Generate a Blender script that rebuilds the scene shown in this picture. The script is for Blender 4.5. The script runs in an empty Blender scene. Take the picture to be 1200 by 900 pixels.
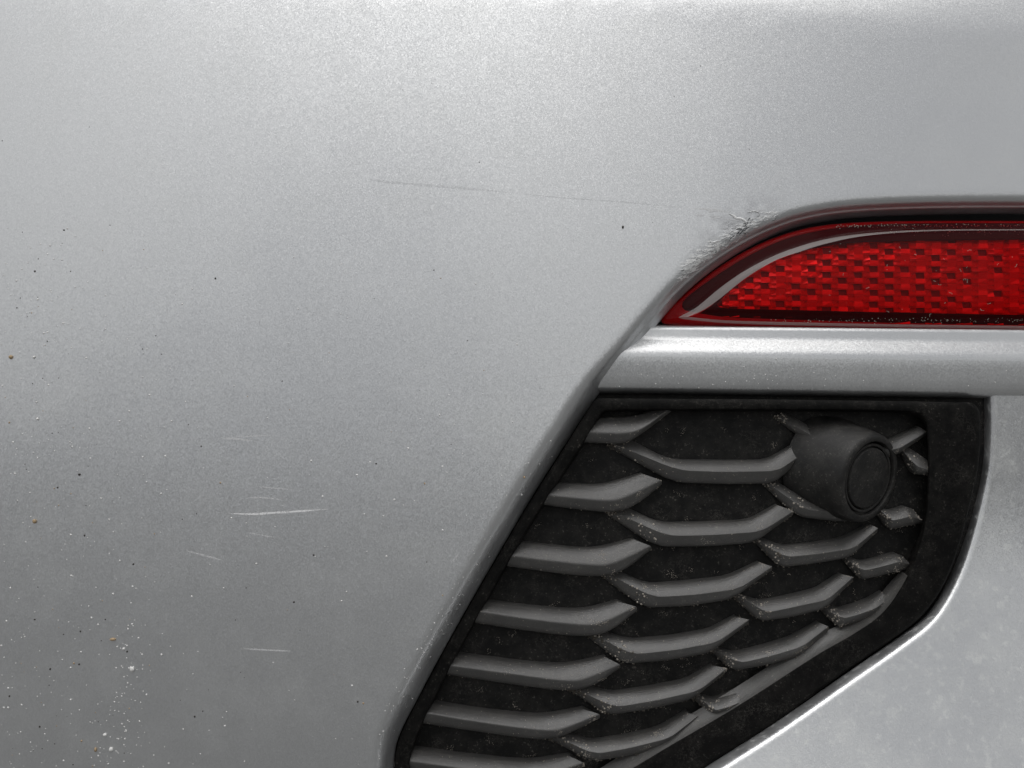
import bpy, math, random
from mathutils import Vector, noise
random.seed(7)
R = math.radians
scene = bpy.context.scene
col = scene.collection

# ------------------------------------------------------------------ camera, world, sun, exposure
K, D, ZC = 0.0003, 0.36, 0.62          # metres per measured unit at the bumper, camera distance, height above ground
cam = bpy.data.cameras.new('camera'); cam.lens = 36; cam.sensor_width = 36; cam.clip_start = 0.01; cam.clip_end = 5000
cam_o = bpy.data.objects.new('camera', cam); col.objects.link(cam_o)
cam_o.location = (0, -D, ZC); cam_o.rotation_euler = (R(90), 0, 0)
scene.camera = cam_o

SUN_EL, SUN_AZ = 76, 208               # degrees; azimuth clockwise from +Y
w = bpy.data.worlds.new('World'); scene.world = w; w.use_nodes = True
wn = w.node_tree.nodes; wl = w.node_tree.links
sky = wn.new('ShaderNodeTexSky'); sky.sky_type = 'NISHITA'; sky.sun_disc = False
sky.sun_elevation = R(SUN_EL); sky.sun_rotation = R(SUN_AZ); sky.air_density = 1.0; sky.dust_density = 4.0; sky.ozone_density = 1.0
hs = wn.new('ShaderNodeHueSaturation'); hs.inputs['Saturation'].default_value = 0.08
wl.new(sky.outputs[0], hs.inputs['Color']); 
cn = wn.new('ShaderNodeTexNoise'); cn.inputs['Scale'].default_value = 2.6; cn.inputs['Detail'].default_value = 4; cn.inputs['Roughness'].default_value = 0.5
wl.new(wn.new('ShaderNodeTexCoord').outputs['Generated'], cn.inputs['Vector'])
cr = wn.new('ShaderNodeValToRGB'); cr.color_ramp.elements[0].position = 0.465; cr.color_ramp.elements[1].position = 0.53
cr.color_ramp.elements[0].color = (.62, .63, .66, 1); cr.color_ramp.elements[1].color = (1.20, 1.20, 1.18, 1)
wl.new(cn.outputs['Fac'], cr.inputs[0])
cm = wn.new('ShaderNodeMix'); cm.data_type = 'RGBA'; cm.blend_type = 'MULTIPLY'; cm.inputs[0].default_value = 1
wl.new(hs.outputs[0], cm.inputs[6]); wl.new(cr.outputs[0], cm.inputs[7]); wl.new(cm.outputs[2], wn['Background'].inputs[0])
wn['Background'].inputs[1].default_value = 0.12
sun = bpy.data.lights.new('sun', 'SUN'); sun.energy = 0.5; sun.angle = R(60); sun.color = (1, 0.97, 0.93)
sun_o = bpy.data.objects.new('sun', sun); col.objects.link(sun_o)
sd = Vector((math.sin(R(SUN_AZ))*math.cos(R(SUN_EL)), math.cos(R(SUN_AZ))*math.cos(R(SUN_EL)), math.sin(R(SUN_EL))))
sun_o.rotation_euler = sd.to_track_quat('Z', 'Y').to_euler(); sun_o.location = sd*20
vs = scene.view_settings; vs.view_transform = 'Standard'; vs.look = 'None'; vs.exposure = 0.20; vs.gamma = 1; vs.use_curve_mapping = False

# ------------------------------------------------------------------ helpers
def P(px, py, d):
    s = (D + d)/D
    return Vector(((px-600)*K*s, d, ZC + (450-py)*K*s))

def S(px, py):
    """depth of the bumper's outer skin"""
    x = (px-600)*K; z = (450-py)*K
    d = 0.128*z + 0.5*1.12*z*z + 0.5*0.75*x*x - 0.02*x
    L = -34 + 68*max(0, min(1.3, (px-480)/720.0))        # upper shoulder turns towards the sky
    e = max(0, L - py)*K
    d += 34*e*e if e < 0.012 else 34*0.000144 + 0.816*(e-0.012)
    return d

def smooth(pts, n, closed=False):
    pts = [Vector(p) for p in pts]; out = []; m = len(pts)
    rng = m if closed else m-1
    for i in range(rng):
        if closed: p0, p1, p2, p3 = pts[i-1], pts[i], pts[(i+1) % m], pts[(i+2) % m]
        else: p0, p1, p2, p3 = pts[max(i-1, 0)], pts[i], pts[i+1], pts[min(i+2, m-1)]
        d1 = max((p2-p1).length, 1e-6)
        t1 = (p2-p0)*(d1/max((p1-p0).length+d1, 1e-6)) if (p1-p0).length > 0 else (p2-p1)
        t2 = (p3-p1)*(d1/max((p3-p2).length+d1, 1e-6)) if (p3-p2).length > 0 else (p2-p1)
        for k in range(n):
            t = k/n; t2_, t3_ = t*t, t*t*t
            out.append(p1*(2*t3_-3*t2_+1) + t1*(t3_-2*t2_+t) + p2*(-2*t3_+3*t2_) + t2*(t3_-t2_))
    if not closed: out.append(pts[-1])
    return out

def resample(pts, step):
    out = [pts[0]]; acc = 0
    for a, b in zip(pts, pts[1:]):
        L = (b-a).length
        if L == 0: continue
        pos = step-acc
        while pos <= L:
            out.append(a.lerp(b, pos/L)); pos += step
        acc = (acc+L) % step if True else 0
        acc = L-(pos-step)
    out.append(pts[-1])
    return out

def mesh_obj(name, verts, faces, mats, parent=None, sharp=None, mat_idx=None, flat=False):
    me = bpy.data.meshes.new(name); me.from_pydata([tuple(v) for v in verts], [], faces)
    for m in (mats if isinstance(mats, (list, tuple)) else [mats]): me.materials.append(m)
    me.polygons.foreach_set('use_smooth', [not flat]*len(me.polygons))
    if mat_idx: me.polygons.foreach_set('material_index', mat_idx)
    if sharp is not None: me.set_sharp_from_angle(angle=R(sharp))
    me.update()
    o = bpy.data.objects.new(name, me); col.objects.link(o)
    if parent: o.parent = parent
    return o

def grid_faces(nr, nc, close_r=False, close_c=False, base=0):
    f = []
    for i in range(nr if close_r else nr-1):
        for j in range(nc if close_c else nc-1):
            a = base+i*nc+j; b = base+i*nc+(j+1) % nc
            i2 = (i+1) % nr
            f.append((a, b, base+i2*nc+(j+1) % nc, base+i2*nc+j))
    return f

# ------------------------------------------------------------------ materials
def new_mat(name):
    m = bpy.data.materials.new(name); m.use_nodes = True
    return m, m.node_tree.nodes, m.node_tree.links, m.node_tree.nodes['Principled BSDF']

def math_node(n, l, op, a, b=None, clamp=False):
    x = n.new('ShaderNodeMath'); x.operation = op; x.use_clamp = clamp
    for i, v in enumerate((a, b)):
        if v is None: continue
        if hasattr(v, 'links'): l.new(v, x.inputs[i])
        else: x.inputs[i].default_value = v
    return x.outputs[0]

def noise_node(n, l, vec, scale, detail=2, rough=0.5):
    x = n.new('ShaderNodeTexNoise'); x.inputs['Scale'].default_value = scale
    x.inputs['Detail'].default_value = detail; x.inputs['Roughness'].default_value = rough
    l.new(vec, x.inputs['Vector']); return x.outputs['Fac']

def ramp(n, l, fac, a, b, ca=(0, 0, 0, 1), cb=(1, 1, 1, 1)):
    x = n.new('ShaderNodeValToRGB'); x.color_ramp.elements[0].position = a; x.color_ramp.elements[1].position = b
    x.color_ramp.elements[0].color = ca; x.color_ramp.elements[1].color = cb
    l.new(fac, x.inputs[0]); return x.outputs[0]

def mix(n, l, fac, a, b):
    x = n.new('ShaderNodeMix'); x.data_type = 'RGBA'
    for sock, v in ((x.inputs[0], fac), (x.inputs[6], a), (x.inputs[7], b)):
        if hasattr(v, 'links'): l.new(v, sock)
        else: sock.default_value = v
    return x.outputs[2]

def silver_paint(name, grime=0.0, scuffed=False):
    m, n, l, b = new_mat(name)
    tc = n.new('ShaderNodeTexCoord'); vec = tc.outputs['Object']
    geo = n.new('ShaderNodeNewGeometry')
    # metal flakes: every cell of a fine voronoi tips the normal its own way
    def flake(scale, amt):
        v = n.new('ShaderNodeTexVoronoi'); v.inputs['Scale'].default_value = scale; l.new(vec, v.inputs['Vector'])
        s = n.new('ShaderNodeVectorMath'); s.operation = 'SUBTRACT'; l.new(v.outputs['Color'], s.inputs[0]); s.inputs[1].default_value = (.5, .5, .5)
        k = n.new('ShaderNodeVectorMath'); k.operation = 'SCALE'; l.new(s.outputs[0], k.inputs[0]); k.inputs['Scale'].default_value = amt
        return k.outputs[0], v.outputs['Color']
    f1, c1 = flake(2300, 0.07); f2, c2 = flake(4300, 0.13)
    a1 = n.new('ShaderNodeVectorMath'); l.new(geo.outputs['Normal'], a1.inputs[0]); l.new(f1, a1.inputs[1])
    a2 = n.new('ShaderNodeVectorMath'); l.new(a1.outputs[0], a2.inputs[0]); l.new(f2, a2.inputs[1])
    nn = n.new('ShaderNodeVectorMath'); nn.operation = 'NORMALIZE'; l.new(a2.outputs[0], nn.inputs[0])
    l.new(nn.outputs[0], b.inputs['Normal'])
    big = noise_node(n, l, vec, 14, 3, 0.6)
    base = mix(n, l, big, (0.615, 0.624, 0.632, 1), (0.640, 0.645, 0.650, 1))
    # thin film of road dust, in faint patches and pin-prick spots
    d1 = ramp(n, l, noise_node(n, l, vec, 60, 6, 0.65), 0.45, 0.8)
    d2 = ramp(n, l, noise_node(n, l, vec, 900, 2, 0.5), 0.66, 0.74)
    dust = math_node(n, l, 'MULTIPLY', d1, 0.16 + 0.22*grime)
    spots = math_node(n, l, 'MULTIPLY', d2, 0.10 + 0.15*grime)
    if grime:
        blot = ramp(n, l, noise_node(n, l, vec, 330, 4, 0.6), 0.55, 0.66)
        spots = math_node(n, l, 'ADD', spots, math_node(n, l, 'MULTIPLY', blot, 0.32*grime))
    dirt = math_node(n, l, 'ADD', dust, spots, True)
    if scuffed:
        at = n.new('ShaderNodeAttribute'); at.attribute_name = 'rub'
        sp = n.new('ShaderNodeSeparateXYZ'); l.new(at.outputs['Vector'], sp.inputs[0])
        mp = n.new('ShaderNodeMapping'); mp.inputs['Rotation'].default_value = (0, R(24), 0); mp.inputs['Scale'].default_value = (0.28, 1, 1.25); l.new(vec, mp.inputs['Vector'])
        st = noise_node(n, l, mp.outputs[0], 950, 5, 0.7)
        mot = noise_node(n, l, vec, 260, 4, 0.6)
        pale = math_node(n, l, 'MULTIPLY', ramp(n, l, math_node(n, l, 'ADD', st, math_node(n, l, 'MULTIPLY', math_node(n, l, 'SUBTRACT', sp.outputs[0], 1.0), 0.22)), 0.40, 0.47), math_node(n, l, 'MINIMUM', math_node(n, l, 'MULTIPLY', sp.outputs[0], 3.0), 1.0))
        gou = math_node(n, l, 'MULTIPLY', ramp(n, l, math_node(n, l, 'ADD', st, math_node(n, l, 'MULTIPLY', math_node(n, l, 'SUBTRACT', 1.0, sp.outputs[2]), 0.3)), 0.42, 0.48, (1, 1, 1, 1), (0, 0, 0, 1)), math_node(n, l, 'MINIMUM', math_node(n, l, 'MULTIPLY', sp.outputs[2], 3.0), 1.0))
        sme = math_node(n, l, 'MULTIPLY', ramp(n, l, mot, 0.40, 0.58), sp.outputs[1])
        base = mix(n, l, math_node(n, l, 'MULTIPLY', sme, 0.6), base, (0.44, 0.44, 0.45, 1))
        base = mix(n, l, pale, base, (0.95, 0.945, 0.93, 1))
        base = mix(n, l, gou, base, (0.07, 0.07, 0.075, 1))
        dirt = math_node(n, l, 'ADD', dirt, math_node(n, l, 'MULTIPLY', gou, 0.0), True)
        hgt = math_node(n, l, 'MULTIPLY', st, math_node(n, l, 'MINIMUM', math_node(n, l, 'ADD', sp.outputs[0], sp.outputs[2]), 1.0))
        bp = n.new('ShaderNodeBump'); bp.inputs['Strength'].default_value = 0.9; bp.inputs['Distance'].default_value = 0.0006
        l.new(hgt, bp.inputs['Height']); l.new(nn.outputs[0], bp.inputs['Normal']); l.new(bp.outputs[0], b.inputs['Normal'])
        nm = math_node(n, l, 'MAXIMUM', pale, gou)
    l.new(mix(n, l, dirt, base, (0.66, 0.67, 0.65, 1) if not grime else (0.74, 0.75, 0.725, 1)), b.inputs['Base Color'])
    met = math_node(n, l, 'SUBTRACT', 0.86, dirt, True)
    if scuffed:
        met = math_node(n, l, 'SUBTRACT', met, math_node(n, l, 'MULTIPLY', nm, 0.86), True)
        l.new(math_node(n, l, 'SUBTRACT', 1.0, nm, True), b.inputs['Coat Weight'])
    l.new(met, b.inputs['Metallic'])
    b.inputs['Roughness'].default_value = 0.37
    b.inputs['Coat Weight'].default_value = 1.0; b.inputs['Coat Roughness'].default_value = 0.03
    l.new(geo.outputs['Normal'], b.inputs['Coat Normal'])
    return m

def black_plastic(name, base=0.03, rough=0.5, dust=0.5, grain=1.0, spec=0.5):
    m, n, l, b = new_mat(name)
    vec = n.new('ShaderNodeTexCoord').outputs['Object']
    fine = noise_node(n, l, vec, 2600, 2, 0.6)
    bp = n.new('ShaderNodeBump'); bp.inputs['Strength'].default_value = 0.35*grain; bp.inputs['Distance'].default_value = 0.0002
    l.new(fine, bp.inputs['Height']); l.new(bp.outputs[0], b.inputs['Normal'])
    d1 = ramp(n, l, noise_node(n, l, vec, 160, 6, 0.7), 0.42, 0.80)
    d2 = ramp(n, l, noise_node(n, l, vec, 1100, 3, 0.6), 0.60, 0.74)
    wv = noise_node(n, l, vec, 420, 5, 0.75)
    vein = math_node(n, l, 'ABSOLUTE', math_node(n, l, 'SUBTRACT', wv, 0.5))
    vein = ramp(n, l, vein, 0.0, 0.022, (1, 1, 1, 1), (0, 0, 0, 1))
    patch = ramp(n, l, noise_node(n, l, vec, 90, 3, 0.6), 0.50, 0.68)
    vein = math_node(n, l, 'MULTIPLY', vein, patch)
    dd = math_node(n, l, 'MULTIPLY', math_node(n, l, 'MULTIPLY', d2, math_node(n, l, 'ADD', d1, 0.12)), 0.85*dust)
    dd = math_node(n, l, 'ADD', dd, math_node(n, l, 'MULTIPLY', d1, 0.12*dust), True)
    dd = math_node(n, l, 'ADD', dd, math_node(n, l, 'MULTIPLY', vein, 0.35*dust), True)
    l.new(mix(n, l, dd, (base, base*.975, base*.94, 1), (0.30, 0.28, 0.25, 1)), b.inputs['Base Color'])
    l.new(math_node(n, l, 'ADD', math_node(n, l, 'MULTIPLY', dd, 0.4), rough, True), b.inputs['Roughness'])
    b.inputs['Specular IOR Level'].default_value = spec
    return m

def plain(name, c, rough=0.5, metal=0.0, bump=0.0, bscale=1500):
    m, n, l, b = new_mat(name)
    vec = n.new('ShaderNodeTexCoord').outputs['Object']
    f = noise_node(n, l, vec, bscale, 3, 0.6)
    l.new(mix(n, l, f, tuple(v*0.75 for v in c)+(1,), tuple(min(1, v*1.25) for v in c)+(1,)), b.inputs['Base Color'])
    b.inputs['Roughness'].default_value = rough; b.inputs['Metallic'].default_value = metal
    if bump:
        bp = n.new('ShaderNodeBump'); bp.inputs['Strength'].default_value = bump; bp.inputs['Distance'].default_value = 0.0002
        l.new(f, bp.inputs['Height']); l.new(bp.outputs[0], b.inputs['Normal'])
    return m

def clear_red(name):
    m, n, l, b = new_mat(name); n.remove(b)
    out = n['Material Output']
    tr = n.new('ShaderNodeBsdfTransparent'); tr.inputs[0].default_value = (0.99, 0.25, 0.27, 1)
    gl = n.new('ShaderNodeBsdfGlossy'); gl.inputs['Roughness'].default_value = 0.04
    fr = n.new('ShaderNodeFresnel'); fr.inputs['IOR'].default_value = 1.23
    vec = n.new('ShaderNodeTexCoord').outputs['Object']
    dirt = n.new('ShaderNodeBsdfDiffuse'); dirt.inputs[0].default_value = (0.35, 0.25, 0.22, 1)
    mx = n.new('ShaderNodeMixShader'); l.new(fr.outputs[0], mx.inputs[0]); l.new(tr.outputs[0], mx.inputs[1]); l.new(gl.outputs[0], mx.inputs[2])
    d = ramp(n, l, noise_node(n, l, vec, 700, 4, 0.7), 0.66, 0.74)
    m2 = n.new('ShaderNodeMixShader'); l.new(math_node(n, l, 'MULTIPLY', d, 0.12), m2.inputs[0]); l.new(mx.outputs[0], m2.inputs[1]); l.new(dirt.outputs[0], m2.inputs[2])
    l.new(m2.outputs[0], out.inputs[0])
    return m

def painted_glint(name):
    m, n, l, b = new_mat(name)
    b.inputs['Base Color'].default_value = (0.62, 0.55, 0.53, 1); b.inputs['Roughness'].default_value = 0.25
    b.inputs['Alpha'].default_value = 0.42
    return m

def thin_mark(name, c, alpha):
    m, n, l, b = new_mat(name)
    vec = n.new('ShaderNodeTexCoord').outputs['Object']
    l.new(math_node(n, l, 'MULTIPLY', ramp(n, l, noise_node(n, l, vec, 700, 3, 0.6), 0.25, 0.5), alpha), b.inputs['Alpha'])
    b.inputs['Base Color'].default_value = c+(1,); b.inputs['Roughness'].default_value = 0.6
    return m

PAINT = silver_paint('silver_paint'); SKIN = silver_paint('scuffed_silver_paint', 0.0, True); PAINT_DIRTY = silver_paint('dusty_silver_paint', 1.0)
SLAT = black_plastic('black_grained_plastic', 0.066, 0.31, 0.9, 1.7, 0.65)
FRAME = black_plastic('black_frame_plastic', 0.005, 0.55, 0.40, 1.0, 0.09)
PLATE = black_plastic('black_plate_plastic', 0.005, 0.6, 0.75, 1.0, 0.25)
SENSOR = black_plastic('sensor_plastic', 0.015, 0.5, 0.8, 1.0, 0.35)
FACE = black_plastic('sensor_face_plastic', 0.010, 0.6, 0.8, 1.0, 0.4)
DARK = plain('light_block_black', (0.006, 0.006, 0.007), 0.7)
LENS = clear_red('clear_red_lens')
RIM = plain('red_lens_rim', (0.30, 0.004, 0.012), 0.22)
HOUSE = plain('dark_red_housing', (0.022, 0.001, 0.004), 0.7)
BEVEL_GLINT = painted_glint('lens_bevel_highlight')  # pale see-through colour painting the sky highlight on the lens bevel
PRISMS = [plain('red_prism_%s' % k, c, 0.14, 0.25) for k, c in (('bright', (0.97, 0.012, 0.010)), ('mid', (0.93, 0.008, 0.010)), ('deep', (0.85, 0.006, 0.012)))]
PIT_SHADE = plain('shaded_red_prism_floor', (0.22, 0.003, 0.007), 0.3)  # prism red darkened to paint the shade inside the pits
TORN = plain('torn_white_plastic', (0.95, 0.945, 0.93), 0.6, 0, 0.5)
GOUGE = plain('gouged_grey_plastic', (0.10, 0.10, 0.105), 0.7, 0, 0.6)
RUBBED = plain('rubbed_paint', (0.56, 0.56, 0.565), 0.42, 0.75, 0.5)
SCR_L = thin_mark('pale_scratch', (0.90, 0.90, 0.90), 0.95); SCR_F = thin_mark('faint_scratch', (0.85, 0.85, 0.85), 0.6); SCR_D = thin_mark('dull_scratch', (0.33, 0.33, 0.34), 0.10)
GRIT_W = plain('white_grit', (0.86, 0.84, 0.79), 0.8, 0, 0.5); GRIT_B = plain('tan_grit', (0.45, 0.33, 0.2), 0.8, 0, 0.5)
GRIT_D = plain('dark_grit', (0.05, 0.045, 0.04), 0.8, 0, 0.5); MUD_D = plain('brown_mud', (0.085, 0.075, 0.062), 0.9, 0, 0.5); MUD = plain('dried_mud', (0.40, 0.36, 0.31), 0.9, 0, 0.5)
ASPHALT = plain('asphalt', (0.17, 0.17, 0.166), 0.9, 0, 0.5, 60)

# ------------------------------------------------------------------ ground the car stands on
g = mesh_obj('ground', [(-600, -600, 0), (600, -600, 0), (600, 600, 0), (-600, 600, 0)], [(0, 1, 2, 3)], ASPHALT)
g['kind'] = 'structure'; g['label'] = 'grey asphalt ground under the car'

# ------------------------------------------------------------------ the bumper
car = bpy.data.objects.new('car_bumper', None); col.objects.link(car); car.location = (0, 0, 0)
car['label'] = 'silver rear car bumper scuffed above its red reflector, with a black honeycomb grille'
car['category'] = 'car bumper'

# outer skin: rings offset outwards from the edge of the recess
I_pts = [(440, 1160), (455, 960), (461, 905), (466, 868), (488, 822), (532, 740), (613, 600), (660, 525), (703, 460), (738, 419), (774, 376), (800, 347),
         (830, 321), (865, 297.5), (900, 279.5), (940, 265.5), (990, 257), (1060, 253), (1140, 251.5), (1220, 251.5), (1330, 251.5), (1480, 251.5)]
I_c = resample(smooth(I_pts, 12), 3.0)
I_n = []
for i in range(len(I_c)):
    a = I_c[max(i-4, 0)]; b = I_c[min(i+4, len(I_c)-1)]
    t = (b-a).normalized(); I_n.append(Vector((t.y, -t.x)))
# cross-section of the return: offset, depth below the skin (mm)
prof = [(0, 22), (0.0, 14), (0.2, 10.5), (0.8, 9.6), (2.0, 8.8), (4, 7.7), (6, 6.5), (7.4, 5.6), (8.2, 5.15), (9, 4.85), (9.8, 4.62), (10.8, 4.25), (12.2, 3.5), (14, 2.5), (16, 1.6),
        (18, .95), (20.5, .45), (23, .18), (26, .04), (30, 0)]
off = [p for p in prof] + [(x, 0) for x in (34, 40, 47, 55, 65, 76, 90, 105, 122, 140, 160, 182, 206, 232, 260, 290, 322, 356, 392, 430, 470, 512, 556, 602, 650, 700, 752, 806, 862, 920, 980, 1050)]
vs_, = ([],)
def plain_return(d):
    if d <= 0: return None
    if d >= 28: return 0
    if d >= 9: return 0.3*1.75*(28-d)**2/38.0
    return 0.3*1.75*(9.5 + 9-d)
def lip_share(c):
    t = max(0, min(1, (480-c.y)/70)); return t*t*(3-2*t)
for d, dep in off:
    for c, n_ in zip(I_c, I_n):
        q = c + n_*d; pr = plain_return(d); k = lip_share(c)
        dd = dep if pr is None else dep*k + pr*(1-k)
        vs_.append(P(q.x, q.y, S(q.x, q.y) + dd/1000))
fs = grid_faces(len(off), len(I_c))
fs = [tuple(reversed(f)) for f in fs]
cover = mesh_obj('bumper_cover', vs_, fs, SKIN, car)
ra = cover.data.attributes.new('rub', 'FLOAT_VECTOR', 'POINT'); rv = []
def bump01(x, a, b, c, d): return max(0, min(1, (x-a)/(b-a), (d-x)/(d-c)))
for d, dep in off:
    for c, n_ in zip(I_c, I_n):
        q = c+n_*d
        r1 = max(bump01(q.x, 788, 806, 835, 862)*bump01(d, 11, 16, 22, 34), bump01(q.x, 840, 852, 905, 925)*bump01(d, 14, 19, 24, 33)*.55)
        r2 = bump01(q.x, 800, 830, 890, 925)*bump01(d, 14, 20, 38, 62)
        e_ = math.hypot((q.x-866)/17, (q.y-270)/11); r3 = max(0, min(1, 1.5-e_))
        r3 = max(r3, .62*bump01(q.x, 822, 836, 850, 866)*bump01(d, 13, 16, 19, 24))
        if dep == 22: r1 = r2 = r3 = 0
        rv += [r1, r2, r3]
ra.data.foreach_set('vector', rv)
cover['label'] = 'silver painted bumper skin with scratches and grit'

# silver ledge between reflector and grille
xs = [640, 660, 680, 700, 715, 730, 745, 760, 780, 800, 830, 860, 900, 950, 1000, 1050, 1100, 1150, 1200, 1260, 1330, 1420]
lp = [(-8, 26), (-2, 10.1), (2, 9.75), (8, 9.3), (11.5, 8.9), (14, 8.2), (17, 7.4), (20, 6.6), (23, 5.85), (26, 5.2), (29.5, 4.7), (34, 4.5), (44, 4.55), (56, 4.8), (64, 5.1), (69, 5.6), (72.5, 6.4), (75, 7.8), (76.3, 9.2), (76.8, 11), (76, 22)]
vv = []
for dy, dep in lp:
    for x in xs:
        y0 = 385 + (x-775)*0.010
        sc = 1.0 + max(0, (x-775))/425*0.02
        vv.append(P(x, y0 + dy*sc, S(x, 425) + dep/1000))
ledge = mesh_obj('bumper_ledge', vv, [tuple(reversed(f)) for f in grid_faces(len(lp), len(xs))], PAINT, car)

# lower silver panel to the right of and below the grille
R_pts = [(1151, 455), (1151, 485), (1149, 540), (1141, 582), (1123, 648), (1104, 692), (1083, 722), (1050, 748), (1000, 783), (905, 849), (822, 902), (740, 957), (640, 1025)]
R_c = resample(smooth(R_pts, 12), 3.0); R_n = []
for i in range(len(R_c)):
    a = R_c[max(i-4, 0)]; b = R_c[min(i+4, len(R_c)-1)]
    t = (b-a).normalized(); R_n.append(Vector((-t.y, t.x))*-1)
def SP(px, py):
    z = (450-py)*K
    base = S(px, 470) + 0.0085
    t = max(0, (py-560-(1150-px)*.1))*K
    a = min(t, .04)
    return base - 0.25*(a*a/.08 + max(0, t-.04)) - 0.6*t*t
rp = [(0, 20), (0, 9), (0.3, 7.2), (0.9, 6.0), (2, 4.9), (3.5, 3.8), (5.5, 2.6), (7.6, 1.6), (9.8, .85), (12, .35), (14.5, .1), (16.5, 0)] + [(x, 0) for x in (18, 24, 32, 42, 54, 68, 84, 104, 128, 156, 188, 224, 264, 308, 356, 410)]
vv = []
for d, dep in rp:
    for c, n_ in zip(R_c, R_n):
        q = c + n_*d
        vv.append(P(q.x, q.y, SP(q.x, q.y) + dep/1000))
lower = mesh_obj('lower_panel', vv, grid_faces(len(rp), len(R_c)), PAINT_DIRTY, car)
lower['label'] = 'dusty lower silver panel with water spots'

# added unseen dark sheet, stops light leaking in behind the shell
mesh_obj('light_block_sheet', [P(x, y, 0.075) for x, y in ((250, 1250), (1420, 1250), (1420, 150), (620, 150), (250, 800))], [(0, 1, 2, 3, 4)], DARK, car)

# ------------------------------------------------------------------ reflector
REF_R = 1340
def loop(top, bottom, n=10):
    """closed outline: tip -> along top -> right end -> back along bottom"""
    t = smooth(top, n); b = smooth(bottom, n)
    def even(c, m):
        L = [0]
        for a, q in zip(c, c[1:]): L.append(L[-1]+(q-a).length)
        out = []
        j = 0
        for k in range(m):
            s = L[-1]*(k/(m-1))**1.5
            while j < len(L)-2 and L[j+1] < s: j += 1
            f = (s-L[j])/max(L[j+1]-L[j], 1e-6); out.append(c[j].lerp(c[j+1], min(1, f)))
        return out
    t = even(t, 90); b = even(b, 70)
    return t + list(reversed(b[1:]))
Lo = loop([(775, 376), (777, 369), (787, 358.5), (807, 341), (840, 315), (880, 291), (920, 274.5), (960, 265), (1010, 260.5), (1080, 259), (1200, 259), (REF_R, 260)],
          [(775, 376), (777, 379), (787, 380.5), (840, 383.5), (920, 386), (1040, 388.5), (1200, 391), (REF_R, 393)])
Lsl = loop([(802, 358), (803, 352), (815, 341), (850, 317), (880, 299), (920, 281), (960, 271), (1010, 265), (1080, 262.5), (1200, 262.5), (REF_R, 263)],
           [(802, 358), (806, 362), (830, 367), (850, 370), (920, 373), (1040, 377), (1200, 380), (REF_R, 382)])
Lcr = loop([(795, 372), (800, 369), (815, 361), (843, 338), (870, 319), (900, 303), (930, 291), (965, 281), (1010, 274), (1080, 269.5), (1200, 268.5), (REF_R, 268)],
           [(795, 372), (800, 373.6), (820, 376), (850, 378.5), (920, 381), (1040, 383.3), (1200, 385.5), (REF_R, 387)])
Lpl = loop([(806, 371.5), (812, 370.5), (828, 362), (855, 341), (880, 323), (908, 306.5), (936, 295.5), (970, 285), (1014, 276.3), (1083, 271), (1200, 269.8), (REF_R, 269.3)],
           [(806, 371.5), (812, 371.9), (826, 373.5), (852, 375.5), (922, 377.5), (1042, 380), (1200, 382), (REF_R, 384)])
Lce = loop([(840, 357), (842, 354), (851, 345), (868, 330), (890, 315), (915, 302), (945, 293), (985, 286), (1040, 283), (1100, 282), (1200, 281), (REF_R, 281)],
           [(840, 357), (843, 359.5), (850, 361), (870, 362), (920, 363), (1040, 366), (1200, 369), (REF_R, 371)])
def cen(lp_): return [Vector((max(p.x, 870) if p.x < 870 else p.x, 330 + (p.y-330)*0.35)) for p in lp_]
def rings(loops, deps):
    v = []
    for lp_, dp in zip(loops, deps):
        for p in lp_: v.append(P(p.x, p.y, S(p.x, 330) + dp/1000))
    return v, [tuple(reversed(f)) for f in grid_faces(len(loops), len(loops[0]), False, True)]
def lerp_loop(a, b, t): return [p.lerp(q, t) for p, q in zip(a, b)]

# dark red housing tray behind the lens
hl = [lerp_loop(Lo, Lsl, -0.05), lerp_loop(Lo, Lsl, -0.03), Lsl, lerp_loop(Lsl, Lce, .5), Lce, lerp_loop(Lsl, Lce, .98), cen(Lce)]
v, f = rings(hl, [20, 12, 10.0, 9.0, 8.7, 16.5, 16.5])
f.append(tuple(reversed(range(6*len(Lo), 7*len(Lo)))))
refl = mesh_obj('reflector', v, f, HOUSE, car, 35)
refl['label'] = 'red reflector set in the recess of the bumper'
# opaque red rim
rl = [lerp_loop(Lo, Lsl, -0.02), Lo, lerp_loop(Lo, Lsl, .25), lerp_loop(Lo, Lsl, .7), Lsl, Lsl]
v, f = rings(rl, [16, 10.8, 10.2, 10.0, 10.3, 12.5])
mesh_obj('lens_rim', v, f, RIM, refl, 60)
# clear lens
ll = [Lo, lerp_loop(Lo, Lcr, .08), lerp_loop(Lo, Lcr, .3), lerp_loop(Lo, Lcr, .7), Lcr, lerp_loop(Lcr, Lpl, .33), lerp_loop(Lcr, Lpl, .66), Lpl, lerp_loop(Lpl, Lce, .3), lerp_loop(Lpl, Lce, .9), cen(Lce)]
v, f = rings(ll, [10.6, 9.9, 9.4, 8.8, 8.3, 7.6, 7.1, 6.85, 6.75, 6.65, 6.6])
f.append(tuple(reversed(range(10*len(Lo), 11*len(Lo)))))
nl = len(Lo)
lens = mesh_obj('lens', v, f, [LENS, BEVEL_GLINT], refl, 50, [1 if 4*nl <= k < 7*nl else 0 for k in range(len(f))])  # bevel faces carry the painted highlight

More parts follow.
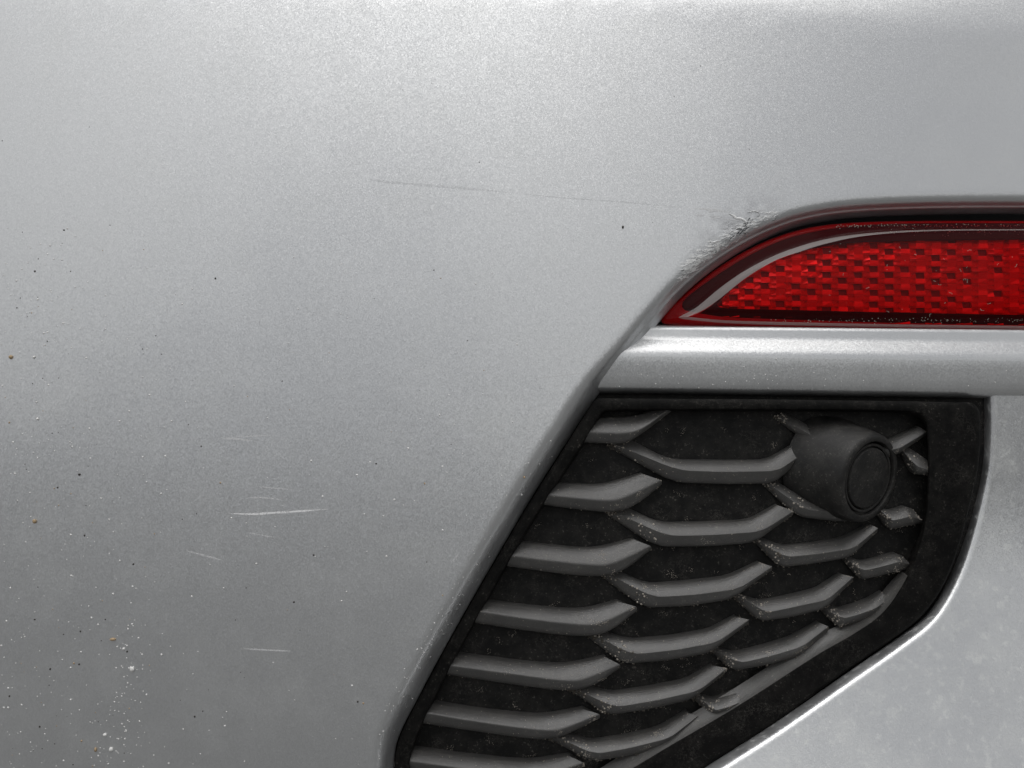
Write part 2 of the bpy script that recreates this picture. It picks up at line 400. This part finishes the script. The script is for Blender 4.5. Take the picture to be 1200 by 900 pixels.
# cube-corner prisms, one object each, a handful of shared meshes
PX, PY = 18.6, 13.8
def inside(poly, x, y):
    r = False; j = len(poly)-1
    for i in range(len(poly)):
        a, b = poly[i], poly[j]
        if (a.y > y) != (b.y > y) and x < (b.x-a.x)*(y-a.y)/(b.y-a.y)+a.x: r = not r
        j = i
    return r
def prism_mesh(k):
    rnd = random.Random(k)
    kx, ky = PX*K*1.0, PY*K*1.0
    j = lambda q: rnd.uniform(-q, q)*.6
    bx = -.08+j(.06); lo = -.17+j(.05); hi = .36+j(.04); t = .0001
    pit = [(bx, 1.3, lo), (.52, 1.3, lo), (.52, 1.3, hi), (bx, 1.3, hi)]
    sq = [(bx, .55+j(.3), lo), (.52, .75+j(.35), lo), (.52, -.15+j(.3), hi), (bx, -.35+j(.3), hi)]
    quads = [  # (x, depth mm, z): bright wedge, dark square, upward strip, upper left piece
        [(-.54, .75+j(.3), lo), (bx, -.55+j(.25), lo), (bx, .75+j(.3), hi+.02)],
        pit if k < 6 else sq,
        [(-.54, -.5+j(.2), -.56), (bx, -.5+j(.2), -.56), (bx, .55+j(.2), lo), (-.54, .5+j(.2), lo)],
        [(bx, -.1+j(.3), -.56), (.54, -.3+j(.3), -.56), (.54, .35+j(.3), lo), (bx, .05+j(.3), lo)],
        [(-.54, 1.0+j(.3), lo), (bx, .9+j(.3), hi), (-.54, .3+j(.3), hi)],
        [(-.54, -.1, hi), (.54, -.1+j(.2), hi), (.54, .4, .56), (-.54, .4, .56)]]
    v = []; fcs = []
    for q in quads:
        if q is None: continue
        base = len(v); v += [(x*kx, d*.001, z*ky) for x, d, z in q]; n_ = len(q)
        v += [(x*kx, .0036, z*ky) for x, d, z in q]
        fcs.append(tuple(base+i for i in range(n_)))
        fcs += [(base+(i+1) % n_, base+i, base+n_+i, base+n_+(i+1) % n_) for i in range(n_)]
    me = bpy.data.meshes.new('prism'); me.from_pydata(v, [], fcs)
    me.materials.append(PRISMS[k % 3]); me.materials.append(PIT_SHADE)
    if k < 6: me.polygons[4].material_index = 1  # pit floor takes the painted shade colour
    me.update()
    return me
pm = [prism_mesh(k) for k in range(12)]
c_i = 0; xx = 838.0
count = 0
while xx < 1250:
    yy = 274 + (PY/2 if c_i % 2 else 0) + (xx-840)*0.008
    while yy < 382:
        if any(inside(Lce, xx+a_, yy+b_) for a_ in (-8, 0, 8) for b_ in (-6, 0, 6)):
            o = bpy.data.objects.new('prism', pm[random.randrange(8) if random.random() < 1.15-max(0, xx-960)/260 else random.randrange(6, 12)]); col.objects.link(o); o.parent = refl
            o.location = P(xx, yy, S(xx, 330)+0.0102)
            sc = 0.0105/D
            o.scale = (1.03, 1, 1.03)
            o.rotation_euler = (random.uniform(-.06, .06), random.uniform(-.015, .015), random.uniform(-.07, .07))
            count += 1
        yy += PY
    xx += PX*0.98; c_i += 1

# ------------------------------------------------------------------ grille
def GS(px, py): return S(px, py*0.5+330)
fr_st = [((478, 985), (500, 975), (0, 0)), ((463, 905), (480, 905), (2, 0)), ((467, 868), (485, 872), (2, 0)), ((489, 822), (506, 824), (2, 0)), ((533, 740), (549, 741), (2, 0)),
         ((614, 600), (629, 602), (2, 1)), ((661, 525), (678, 527), (2, 1)), ((693, 474), (705, 484), (2, 1)), ((700, 467), (710, 481), (2, 2)), ((712, 466.5), (722, 480.5), (0, 2)), ((760, 467), (760, 480), (0, 2)), ((900, 468), (900, 480), (0, 2)),
         ((1050, 470), (1040, 481), (0, 2)), ((1120, 471.5), (1070, 483), (-2, 3)), ((1140, 473), (1080, 487), (-4, 4)), ((1148, 484), (1086, 500), (-2, 2)), ((1147, 540), (1088, 550), (-2, 0)),
         ((1139, 582), (1084, 610), (-2.5, -1)), ((1120, 652), (1070, 660), (-6, -4)), ((1101, 694), (1050, 698), (-11, -11)), ((1079, 723), (1030, 722), (-10, -14)), ((1046, 749), (1000, 743), (-8, -15)), ((998, 782), (960, 766), (-7, -19)),
         ((904, 850), (865, 827), (-7, -19)), ((822, 902), (780, 877), (-7, -19)), ((740, 957), (700, 925), (-7, -18)), ((650, 1000), (640, 960), (-4, -10)), ((550, 1012), (560, 985), (0, -6))]
fo = smooth([a for a, b, c in fr_st], 8, True); fr = smooth([b for a, b, c in fr_st], 8, True)
fi = smooth([(b[0]+c[0], b[1]+c[1]) for a, b, c in fr_st], 8, True)
v = []
m = len(fo)
lev = [(fo, 0, 22), (fo, 0, 9.5), (fo, .04, 8.6), (fo, .10, 8.3), (fo, .5, 8.1), (fo, .9, 8.0), (fo, .97, 8.2), (fr, 0, 8.8), (fr, .5, 11.2), (fi, 0, 13.4), (fi, 0, 17.5)]
for c, t, dp in lev:
    for i in range(m):
        q = fo[i].lerp(fr[i], t) if c is fo else (fr[i].lerp(fi[i], t) if c is fr else fi[i])
        v.append(P(q.x, q.y, GS(q.x, q.y)+dp/1000))
gf = grid_faces(len(lev), m, False, True)
grille = mesh_obj('grille', v, gf, [FRAME, SLAT], car, 60, [1 if k//m in (7, 8) and fr[k % m].y > 672 and fr[k % m].x > 620 else 0 for k in range(len(gf))])  # lower-right inner slope painted in lighter slat plastic to look lit
grille['label'] = 'black plastic grille with wing-shaped slats'
# back plate
v = []; gx = [440+20*i for i in range(37)]; gy = [455+20*i for i in range(30)]
for y in gy:
    for x in gx: v.append(P(x, y, GS(x, y)+0.0165+0.0004*noise.noise(Vector((x*.03, y*.03, 3)))))
mesh_obj('back_plate', v, [tuple(reversed(f)) for f in grid_faces(len(gy), len(gx))], PLATE, grille)

SL = []
def A(t, c, b): SL.append(('A', t, c, b))
def B(t, c, b): SL.append(('B', t, c, b))
# each slat: top edge, crease, bottom edge measured at matched stations; depth pattern by kind
A([(694, 490), (715, 489), (738, 489), (754, 485), (778, 474)], [(683, 506), (712, 508), (738, 508), (757, 501), (786, 477)], [(672, 518), (705, 520), (729, 521), (746, 514), (790, 480)])
A([(640, 565), (676, 568), (703, 569), (724, 564), (752, 555)], [(632, 579), (675, 584), (717, 588), (736, 582), (775, 563)], [(622, 590), (672, 597), (718, 602), (746, 593), (776, 568)])
A([(595, 634), (645, 640), (686, 644), (710, 641), (742, 632)], [(588, 650), (648, 658), (706, 664), (724, 659), (763, 640)], [(580, 662), (640, 671), (700, 677.5), (730, 671), (764, 644)])
A([(557, 703), (615, 711), (670, 716), (692, 714), (724, 705)], [(551, 715), (620, 726), (692, 734), (710, 729), (746, 711)], [(543, 728), (615, 740), (688, 748), (716, 741), (747, 716)])
A([(522, 765), (590, 775), (654, 781), (676, 778), (709, 770)], [(518, 779), (600, 790), (672, 800), (690, 795), (727, 779)], [(510, 789), (600, 803), (668, 811.5), (698, 804), (727, 783)])
A([(491, 822), (565, 834), (628, 840.5), (650, 838), (683, 831)], [(488, 834), (570, 848), (648, 858), (665, 853), (703, 837)], [(480, 846), (570, 860), (640, 869), (668, 860), (703, 842)])
A([(468, 876), (545, 887), (612, 894), (634, 892), (667, 886)], [(464, 890), (550, 902), (630, 912), (646, 908), (684, 894)], [(458, 902), (545, 915), (622, 925), (650, 917), (685, 898)])
A([(455, 930), (530, 941), (592, 948), (614, 946), (647, 940)], [(452, 944), (535, 956), (610, 966), (626, 962), (664, 948)], [(446, 956), (530, 969), (602, 979), (630, 971), (665, 952)])
# second column
B([(744, 518), (784, 539), (842, 540), (900, 540), (933, 520)], [(730, 525), (795, 551), (850, 553), (911, 552), (944, 530)], [(722, 529), (789, 566), (850, 568), (908, 567), (944, 534)])
B([(738, 597), (774, 614), (826, 613), (878, 611), (911, 592)], [(729, 605), (782, 628), (836, 627), (892, 623), (930, 599)], [(719, 609), (768, 641), (826, 641), (884, 637), (929, 604)])
B([(727, 671), (758, 686), (806, 683), (854, 677), (890, 659)], [(719, 677), (766, 700), (816, 697), (866, 690), (905, 664)], [(710, 681), (754, 713), (806, 711), (858, 703), (904, 669)])
B([(709, 742), (738, 752), (785, 748), (832, 740), (862, 723)], [(702, 749), (742, 767), (790, 762), (840, 753), (878, 726)], [(692, 751), (730, 779), (780, 775), (832, 766), (877, 731)])
B([(691, 806), (716, 814), (760, 808), (805, 799), (835, 780)], [(681, 813), (721, 829), (768, 821), (818, 810), (852, 783)], [(674, 816), (712, 839), (760, 832), (810, 821), (851, 788)])
B([(668, 862), (692, 871), (732, 865), (774, 855), (805, 835)], [(654, 867), (697, 884), (740, 876), (785, 865), (818, 839)], [(646, 871), (692, 893), (736, 887), (778, 876), (817, 844)])
B([(648, 916), (672, 925), (712, 919), (754, 909), (785, 889)], [(634, 921), (677, 938), (720, 930), (765, 919), (798, 893)], [(626, 925), (672, 947), (716, 941), (758, 930), (797, 898)])
# third column
B([(934, 490), (966, 509), (1000, 512), (1040, 518), (1077, 500)], [(924, 494), (968, 520), (1005, 522), (1050, 528), (1086, 506)], [(918, 497), (960, 527), (1000, 530), (1048, 536), (1086, 510)])
B([(914, 566), (946, 586), (985, 587), (1005, 586), (1020, 580)], [(906, 570), (944, 598), (985, 600), (1010, 598), (1025, 588)], [(900, 573), (934, 606), (985, 612), (1008, 610), (1025, 592)])
B([(899, 633), (918, 641), (953, 638), (988, 632), (1020, 615)], [(893, 636), (921, 653), (960, 649), (1000, 643), (1029, 619)], [(888, 639), (914, 666), (955, 661), (996, 654), (1028, 624)])
B([(877, 701), (892, 706), (925, 700), (958, 692), (986, 673)], [(872, 702), (898, 718), (932, 711), (970, 703), (1000, 676)], [(865, 706), (890, 729), (928, 724), (968, 714), (999, 681)])
B([(849, 763), (862, 767), (895, 759), (928, 749), (960, 730)], [(842, 765), (867, 777), (902, 769), (940, 758), (971, 734)], [(838, 769), (858, 787), (900, 780), (936, 770), (970, 740)])
B([(828, 818), (837, 821), (850, 817), (864, 811), (872, 806)], [(820, 819), (838, 833), (852, 829), (866, 824), (876, 815)], [(815, 823), (836, 841), (850, 837), (864, 829), (876, 819)])
# fourth column
B([(1066, 524), (1078, 533), (1084, 537), (1088, 540), (1094, 541)], [(1060, 529), (1074, 546), (1082, 549), (1089, 551), (1094, 552)], [(1058, 533), (1072, 556), (1082, 557), (1089, 557), (1094, 557)])
B([(1030, 594), (1043, 599), (1053, 597), (1062, 594), (1070, 597)], [(1033, 598), (1045, 610), (1056, 608), (1067, 605), (1080, 609)], [(1030, 604), (1042, 621), (1055, 619), (1068, 616), (1082, 613)])
B([(999, 654), (1010, 659), (1030, 655), (1050, 649), (1058, 652)], [(995, 656), (1011, 669), (1033, 664), (1055, 658), (1068, 662)], [(993, 661), (1009, 680), (1030, 676), (1054, 670), (1069, 666)])
B([(973, 712), (985, 715), (1003, 710), (1021, 703), (1034, 694)], [(968, 714), (988, 725), (1006, 720), (1026, 713), (1040, 703)], [(966, 719), (982, 736), (1003, 730), (1024, 721), (1040, 708)])
def chaikin(p, r, it):
    for _ in range(it):
        q = [p[0]]
        for a, b in zip(p, p[1:]):
            q += [a.lerp(b, r), a.lerp(b, 1-r)]
        q.append(p[-1]); p = q
    return p
slat_objs = []
first = None
for si, (kind, t, c, b) in enumerate(SL):
    n = len(t)
    if kind == 'A': dt = [12.6]*3+[12.6, 13.0]; dc = [8.6]*4+[11.4]; db = [11.0]*4+[13.0]
    else: dt = [13.0, 12.4, 12.2, 12.2, 13.0]; dc = [11.0, 8.8, 8.6, 9.0, 11.4]; db = [13.4, 11.4, 11.0, 11.2, 13.2]
    kr, kf = (.83, .07) if kind == 'A' else (.92, .035)
    cs = []
    for pts, dp in ((t, dt), (c, dc), (b, db)):
        q = [P(x, y, GS(x, y)+d_/1000) for (x, y), d_ in zip(pts, dp)]
        if kind == 'B': q[0] = q[0] + (q[0]-q[1]).normalized()*0.004 + Vector((0, .0035, 0))
        cs.append(chaikin(q, 0.25 if kind == 'A' else 0.14, 3 if kind == 'A' else 2))
    T, C, Bm = cs; vv = []; nv = len(T)
    for i in range(nv):
        jit = lambda s: Vector([noise.noise(Vector((i*.35+si*7.1, s, k)))*0.00007 for k in range(3)])
        tt, cc, bb = T[i]+jit(0), C[i]+jit(1), Bm[i]+jit(2)
        row = [tt+Vector((0, .006, 0.0002)), tt+Vector((0, .0006, 0.00006)), tt.lerp(cc, .06), tt.lerp(cc, .5), tt.lerp(cc, kr), tt.lerp(cc, .5+kr*.5)*.985+bb*.015,
               cc*(1-kf)+tt*kf*.5+bb*kf*.5, bb.lerp(cc, .5+kr*.5)*.985+tt*.015, bb.lerp(cc, kr), bb.lerp(cc, .4), bb.lerp(cc, .10), bb+Vector((0, .0006, 0.0001)), bb+Vector((0, .009, .0006))]
        vv += row
    nc = 13
    ff = grid_faces(nv, nc)
    ff.append(tuple(range(nc-1, -1, -1))); ff.append(tuple((nv-1)*nc+j for j in range(nc)))
    o = mesh_obj('slat', vv, ff, SLAT, grille, 50); slat_objs.append((kind, T, C, Bm, o))

# ------------------------------------------------------------------ parking sensor
def lathe(prf, n, org, axis, up):
    ax = axis.normalized(); u = (up - ax*up.dot(ax)).normalized(); w_ = ax.cross(u)
    v = []
    for r, h in prf:
        for k in range(n):
            a = 2*math.pi*k/n; v.append(org + ax*h + (u*math.cos(a)+w_*math.sin(a))*r)
    return v, grid_faces(len(prf), n, False, True)
ax = Vector((0.56, -0.82, -0.16)); so = P(1020, 561, GS(1020, 561)+0.0058)
mm = 0.001
v, f = lathe([(20.5*mm, -22*mm), (18.6*mm, -15*mm), (17.6*mm, -9*mm), (16.6*mm, -3*mm), (16.2*mm, -1.2*mm), (15.7*mm, -.35*mm), (15.0*mm, 0), (13.9*mm, 0.0), (13.6*mm, -.12*mm), (13.45*mm, -.5*mm), (13.4*mm, -4*mm)], 64, so, ax, Vector((0, 0, 1)))
sensor = mesh_obj('parking_sensor', v, f, SENSOR, car, 40)
sensor['label'] = 'black round parking sensor set in the grille'
v, f = lathe([(12.7*mm, -4*mm), (12.65*mm, -1.1*mm), (12.4*mm, -.8*mm), (11.9*mm, -.8*mm), (11.6*mm, -1.0*mm), (11.5*mm, -3*mm)], 64, so, ax, Vector((0, 0, 1)))
mesh_obj('sensor_ring', v, f, SENSOR, sensor, 40)
v, f = lathe([(11.1*mm, -3*mm), (11.05*mm, -.8*mm), (10.75*mm, -.45*mm), (10.2*mm, -.38*mm), (5*mm, -.3*mm), (.01*mm, -.3*mm)], 64, so, ax, Vector((0, 0, 1)))
mesh_obj('sensor_face', v, f, FACE, sensor, 40)

# ------------------------------------------------------------------ scuff, scratches
def skin(px, py, lift=0.0):
    """point on the bumper skin (return of the edge included), lifted towards the camera"""
    best = 1e9
    for c in I_c[60:-60:2]:
        dd = (c.x-px)**2+(c.y-py)**2
        if dd < best: best = dd
    d = math.sqrt(best); dep = 0
    for (d0, p0), (d1, p1) in zip(prof[2:], prof[3:]):
        if d0 <= d <= d1: dep = p0+(p1-p0)*(d-d0)/max(d1-d0, 1e-6)
    return P(px, py, S(px, py)+dep/1000-lift)
def strip(pts, wid, lift, vv, ff, ridge=0.0):
    base = len(vv); c = smooth(pts, 6); n = len(c)
    for i, q in enumerate(c):
        a = c[max(i-1, 0)]; b = c[min(i+1, n-1)]; t = (b-a).normalized(); nn = Vector((-t.y, t.x))
        s = i/(n-1); w_ = wid*(min(1, 4*s, 4*(1-s))*0.9+0.1)*random.uniform(.75, 1.2)
        for k, h in ((-.5, 0), (0, ridge), (.5, 0)):
            p = q+nn*(w_*k); vv.append(skin(p.x, p.y, lift+h))
    ff += [tuple(f) for f in grid_faces(n, 3, base=base)]
for pts, wd, mt in [([(265, 601.5), (295, 602.5), (320, 601), (352, 599), (385, 596.5)], 2.4, SCR_L), ([(257, 513), (278, 514.5), (298, 517)], 1.9, SCR_F), ([(270, 512), (320, 510)], 1.3, SCR_F),
                    ([(290, 583), (312, 583.5), (332, 586)], 1.8, SCR_F), ([(300, 570), (345, 574)], 1.2, SCR_F), ([(217, 645), (240, 651), (262, 657)], 1.8, SCR_F), ([(290, 624), (322, 630)], 1.5, SCR_F),
                    ([(282, 760), (318, 762), (342, 763)], 1.7, SCR_F), ([(529, 660), (538, 648)], 1.6, SCR_F), ([(425, 209), (450, 213), (500, 217), (548, 221), (600, 226)], 3.0, SCR_D),
                    ([(600, 226), (650, 231), (720, 236), (800, 243)], 1.5, SCR_D), ([(812, 244), (835, 246), (858, 249)], 2.6, SCR_F), ([(620, 444), (660, 440), (690, 436)], .9, SCR_F), ([(330, 412), (352, 414)], .9, SCR_F),
                    ([(180, 471), (200, 478)], .9, SCR_F)]:
    vv, ff = [], []; strip(pts, wd, 0.00003, vv, ff); mesh_obj('scratch', vv, ff, mt, cover)
# torn paint along the edge above the reflector
vv, ff, mi = [], [], []
def sliver(x, y, L, wd, ang, mt, ridge):
    k = len(ff); dx, dy = math.cos(ang), -math.sin(ang)
    pts = [(x-dx*L/2, y-dy*L/2), (x+random.uniform(-1, 1), y+random.uniform(-1, 1)), (x+dx*L/2, y+dy*L/2)]
    strip(pts, wd, 0.00004, vv, ff, ridge); mi.extend([mt]*(len(ff)-k))
edge = [(798, 322), (812, 310), (826, 298), (840, 287), (855, 276), (868, 268), (880, 260), (895, 253), (912, 249)]
ed = resample(smooth(edge, 8), 1.5)
for q in ed:
    for _ in range(1):
        u = random.random(); h = random.uniform(-7, 8)*(0.5+0.6*math.sin(u*3))
        mt = random.choices([0, 1, 2], [.62, .06, .32])[0]
        sliver(q.x-h*.5+random.uniform(-4, 4), q.y-h*.8+2, random.uniform(3, 9), random.uniform(.5, 1.3), R(random.uniform(5, 45)), mt, random.uniform(0.00003, 0.00022))
for _ in range(8):   # dark gouge in the middle of the scuff
    u = random.random(); sliver(858+u*26+random.uniform(-3, 3), 277-u*20+random.uniform(-4, 4), random.uniform(4, 12), random.uniform(.8, 1.8), R(random.uniform(35, 65)), 1, 0.00005)
for _ in range(6):   # rubbed patch
    sliver(random.uniform(815, 905), random.uniform(230, 262), random.uniform(10, 26), random.uniform(1.0, 2.5), R(random.uniform(-8, 14)), 2, 0.00001)
for pts, wd in (([(855, 250.5), (860, 253), (863, 255.5), (868, 256), (873, 258.5), (875, 263)], 2.8), ([(832, 280), (834, 284), (839, 283), (843, 282)], 1.8), ([(820, 303), (826, 300), (832, 297)], 1.6), ([(876, 249), (884, 247.5), (890, 249)], 1.2)):
    k = len(ff); strip(pts, wd, 0.0001, vv, ff, 0.0003); mi.extend([0]*(len(ff)-k))
sc_o = mesh_obj('scuff', vv, ff, [TORN, GOUGE, RUBBED], cover, None, mi)
sc_o['label'] = 'torn and gouged paint at the recess edge'

# ------------------------------------------------------------------ grit and dirt
def rock(org, r, rnd, sx=1.0, sz=1.0, flat=0.6):
    g_ = (1+5**.5)/2
    v = [Vector(q).normalized() for q in ((-1, g_, 0), (1, g_, 0), (-1, -g_, 0), (1, -g_, 0), (0, -1, g_), (0, 1, g_), (0, -1, -g_), (0, 1, -g_), (g_, 0, -1), (g_, 0, 1), (-g_, 0, -1), (-g_, 0, 1))]
    f = [(0, 11, 5), (0, 5, 1), (0, 1, 7), (0, 7, 10), (0, 10, 11), (1, 5, 9), (5, 11, 4), (11, 10, 2), (10, 7, 6), (7, 1, 8), (3, 9, 4), (3, 4, 2), (3, 2, 6), (3, 6, 8), (3, 8, 9), (4, 9, 5), (2, 4, 11), (6, 2, 10), (8, 6, 7), (9, 8, 1)]
    out = []
    a = rnd.uniform(0, 6.3)
    for q in v:
        q = q*rnd.uniform(.72, 1.15); x, z = q.x*sx, q.z*sz
        out.append(org+Vector(((x*math.cos(a)-z*math.sin(a))*r if sx == sz else x*r, q.y*r*flat, (x*math.sin(a)+z*math.cos(a))*r if sx == sz else z*r)))
    return out, f
rnd = random.Random(3)
grits = [(155, 784, 3.6, GRIT_W, 1, 1, 'largest white grit crumb on the silver paint, lower left of the grille'),
         (132, 749, 2.6, GRIT_B, 1.8, .8, 'long beige chip stuck on the silver paint above the largest white crumb'),
         (145, 760, 2.0, GRIT_W, 1, 1, 'small white crumb just above the largest white crumb'),
         (130.5, 878, 2.9, GRIT_W, 1, 1, 'round white grit crumb nearest the bottom edge beside a brown flake'),
         (123, 861, 2.4, GRIT_W, 1, 1, 'pale grit crumb just above the round white one near the bottom edge'),
         (112, 878, 2.4, GRIT_B, .8, 1.5, 'upright brown flake near the bottom edge of the silver paint'),
         (41, 611, 3.0, GRIT_B, 1, 1.1, 'lone brown grit crumb on the silver paint far left of the scratches'),
         (13, 418.5, 2.8, GRIT_B, 1, 1, 'beige grit crumb at the left edge of the silver paint'),
         (40, 418.5, 2.2, GRIT_W, 1, 1, 'pale crumb beside the beige one near the left edge'),
         (44, 491, 1.9, GRIT_W, 1, 1, 'white crumb below the two beige ones near the left edge'),
         (93, 556, 1.7, GRIT_D, 1.2, 1, 'small black speck left of the pale scratches'),
         (730, 266, 1.9, GRIT_D, .8, 1.2, 'lone black speck on clean silver paint left of the scuff')]
for x, y, r, mt, sx, sz, lb in grits:
    o_ = skin(x, y, 0)
    v, f = rock(Vector((0, 0, 0)), r*K, rnd, sx, sz)
    o = mesh_obj('grit_crumb', v, f, mt); o.location = o_ - Vector((0, r*K*0.35, 0))
    o['label'] = lb; o['category'] = 'grit'; o['group'] = 'grit crumbs stuck on the silver paint'
vv, ff, mi = [], [], []
def speck(p, r, mt):
    k = len(vv); v, f = rock(p, r, rnd); vv.extend(v); ff.extend([tuple(i+k for i in q) for q in f]); mi.extend([mt]*len(f))
for _ in range(620):
    if rnd.random() < .62: x = abs(rnd.gauss(60, 80)); y = 900-650*rnd.random()**1.25
    else: x = rnd.uniform(0, 620); y = rnd.uniform(300, 900)
    if x > 690-(y-460)*.58: continue
    speck(skin(x, y, 0), K*rnd.choice([.55, .65, .8, .8, 1.0, 1.4]), rnd.choices([0, 2, 1], [.80, .13, .07])[0])
for _ in range(80):   # trail of white specks below the crumbs
    y = rnd.uniform(730, 900); speck(skin(150+rnd.gauss(0, 12), y, 0), K*rnd.choice([.5, .7, .9, 1.2]), 0)
for _ in range(14): speck(skin(rnd.uniform(0, 900), rnd.uniform(60, 420), 0), K*rnd.uniform(.5, .9), 2) if True else 0
for i in range(90):   # chips on the edge above the grille
    q = I_c[rnd.randrange(70, 230)]; n_ = I_n[I_c.index(q)]; s = rnd.uniform(5, 30); speck(skin(q.x+n_.x*s, q.y+n_.y*s, 0), K*rnd.uniform(.4, .8), 0)
def ledge_pt(x, y):
    y0 = 385+(x-775)*.01; dy = y-y0
    for (a, p), (b, q) in zip(lp, lp[1:]):
        if a <= dy <= b: return P(x, y, S(x, 425)+(p+(q-p)*(dy-a)/(b-a))/1000)
    return P(x, y, S(x, 425)+.0055)
for _ in range(75):
    x = rnd.uniform(720, 1200); y = 455-abs(rnd.gauss(0, 14)); 
    if x < 715+(455-y)*.9: continue
    speck(ledge_pt(x, y), K*rnd.choice([.4, .5, .6, .9]), 0)
dst = mesh_obj('dust_specks', vv, ff, [GRIT_W, GRIT_B, GRIT_D], None, None, mi)
dst['kind'] = 'stuff'; dst['label'] = 'tiny pale and dark dirt specks scattered over the silver paint'; dst['category'] = 'dirt'
# dried mud crusted on the grille
vv, ff, mi = [], [], []
def on_slat(T, C, Bm, u, s):
    i = min(int(u*(len(T)-1)), len(T)-2); f = u*(len(T)-1)-i
    t, c, b = T[i].lerp(T[i+1], f), C[i].lerp(C[i+1], f), Bm[i].lerp(Bm[i+1], f)
    return t.lerp(c, s) if s < 1 else c.lerp(b, s-1)
for kind, T, C, Bm, o in slat_objs:
    for _ in range(40): speck(on_slat(T, C, Bm, rnd.random(), rnd.uniform(0, 2)), K*rnd.uniform(.3, .75), 0)
    for _ in range(12): speck(on_slat(T, C, Bm, rnd.random(), rnd.choice([1.95, 2.0, 0.02])), K*rnd.uniform(.2, .65), 0)
    if kind == 'B':
        heavy = 1.0 if C[0].z < ZC-.03 else .5
        for _ in range(int(110*heavy)): speck(on_slat(T, C, Bm, rnd.random()**1.6*.28, rnd.uniform(.3, 2)), K*rnd.choice([.4, .5, .7, 1.0, 1.5]), 0)
    if kind == 'B':      # lumps of brown mud where the slats meet
        low = max(0, min(1, (ZC-.045-C[0].z)/.06))
        for _ in range(int(30+90*low)): speck(on_slat(T, C, Bm, abs(rnd.gauss(0, .10)), rnd.uniform(.6, 2)) + Vector((0, 0, -.0003)), K*rnd.uniform(.6, 1.9), 1)
        for _ in range(int(40*low)): speck(on_slat(T, C, Bm, rnd.random(), 2.0), K*rnd.uniform(.5, 1.4), 1)
    for _ in range(3):   # crusty tide lines
        u = rnd.random(); s = rnd.uniform(0, 2)
        for _ in range(rnd.randrange(12, 30)):
            u += rnd.gauss(.003, .006); s += rnd.gauss(0, .07)
            u2, s2 = u+rnd.gauss(0, .006), s+rnd.gauss(0, .09)
            if 0 < u2 < 1 and 0 < s2 < 2: speck(on_slat(T, C, Bm, u2, s2), K*rnd.uniform(.25, .7), 0)
def plate_pt(x, y): return P(x, y, GS(x, y)+.0163)
for _ in range(150):
    x = rnd.uniform(500, 1060); y = rnd.uniform(500, 890)
    if not inside(fi, x, y): continue
    a = rnd.uniform(0, 6.3)
    for _ in range(rnd.randrange(4, 22)):
        a += rnd.gauss(0, .6); x += math.cos(a)*1.0; y += math.sin(a)*.7
        x2, y2 = x+rnd.gauss(0, 1.3), y+rnd.gauss(0, 1.0)
        if inside(fi, x2, y2): speck(plate_pt(x2, y2), K*rnd.uniform(.2, .5), 0)
def lens_pt(x, y, d_): return P(x, y, S(x, 330)+d_)
for _ in range(170):
    x = rnd.uniform(980, 1200); speck(lens_pt(x, 264.5+rnd.gauss(0, .9)+(1080-x)**2*.00012*(x < 1080), .0092), K*rnd.uniform(.3, .8), 0)
for _ in range(60): speck(lens_pt(rnd.uniform(1040, 1200), 272+rnd.gauss(0, 2.5), .0069), K*rnd.uniform(.25, .7), 0)
for _ in range(110): speck(lens_pt(rnd.uniform(900, 1200), 375.5+rnd.gauss(0, 1.6), .0067), K*rnd.uniform(.25, .7), 0)
for _ in range(30):
    x, y = rnd.uniform(960, 1195), rnd.uniform(285, 372); a = rnd.uniform(0, 6.3)
    for _ in range(rnd.randrange(1, 9)):
        a += rnd.gauss(0, .5); x += math.cos(a)*.8; y += math.sin(a)*.6; speck(lens_pt(x, y, .0066), K*rnd.uniform(.25, .5), 0)
mud = mesh_obj('dried_mud', vv, ff, [MUD, MUD_D], None, None, mi)
mud['kind'] = 'stuff'; mud['label'] = 'crusty dried mud specks caked on the black grille slats'; mud['category'] = 'dirt'
print('prisms', count, 'slats', len(slat_objs))
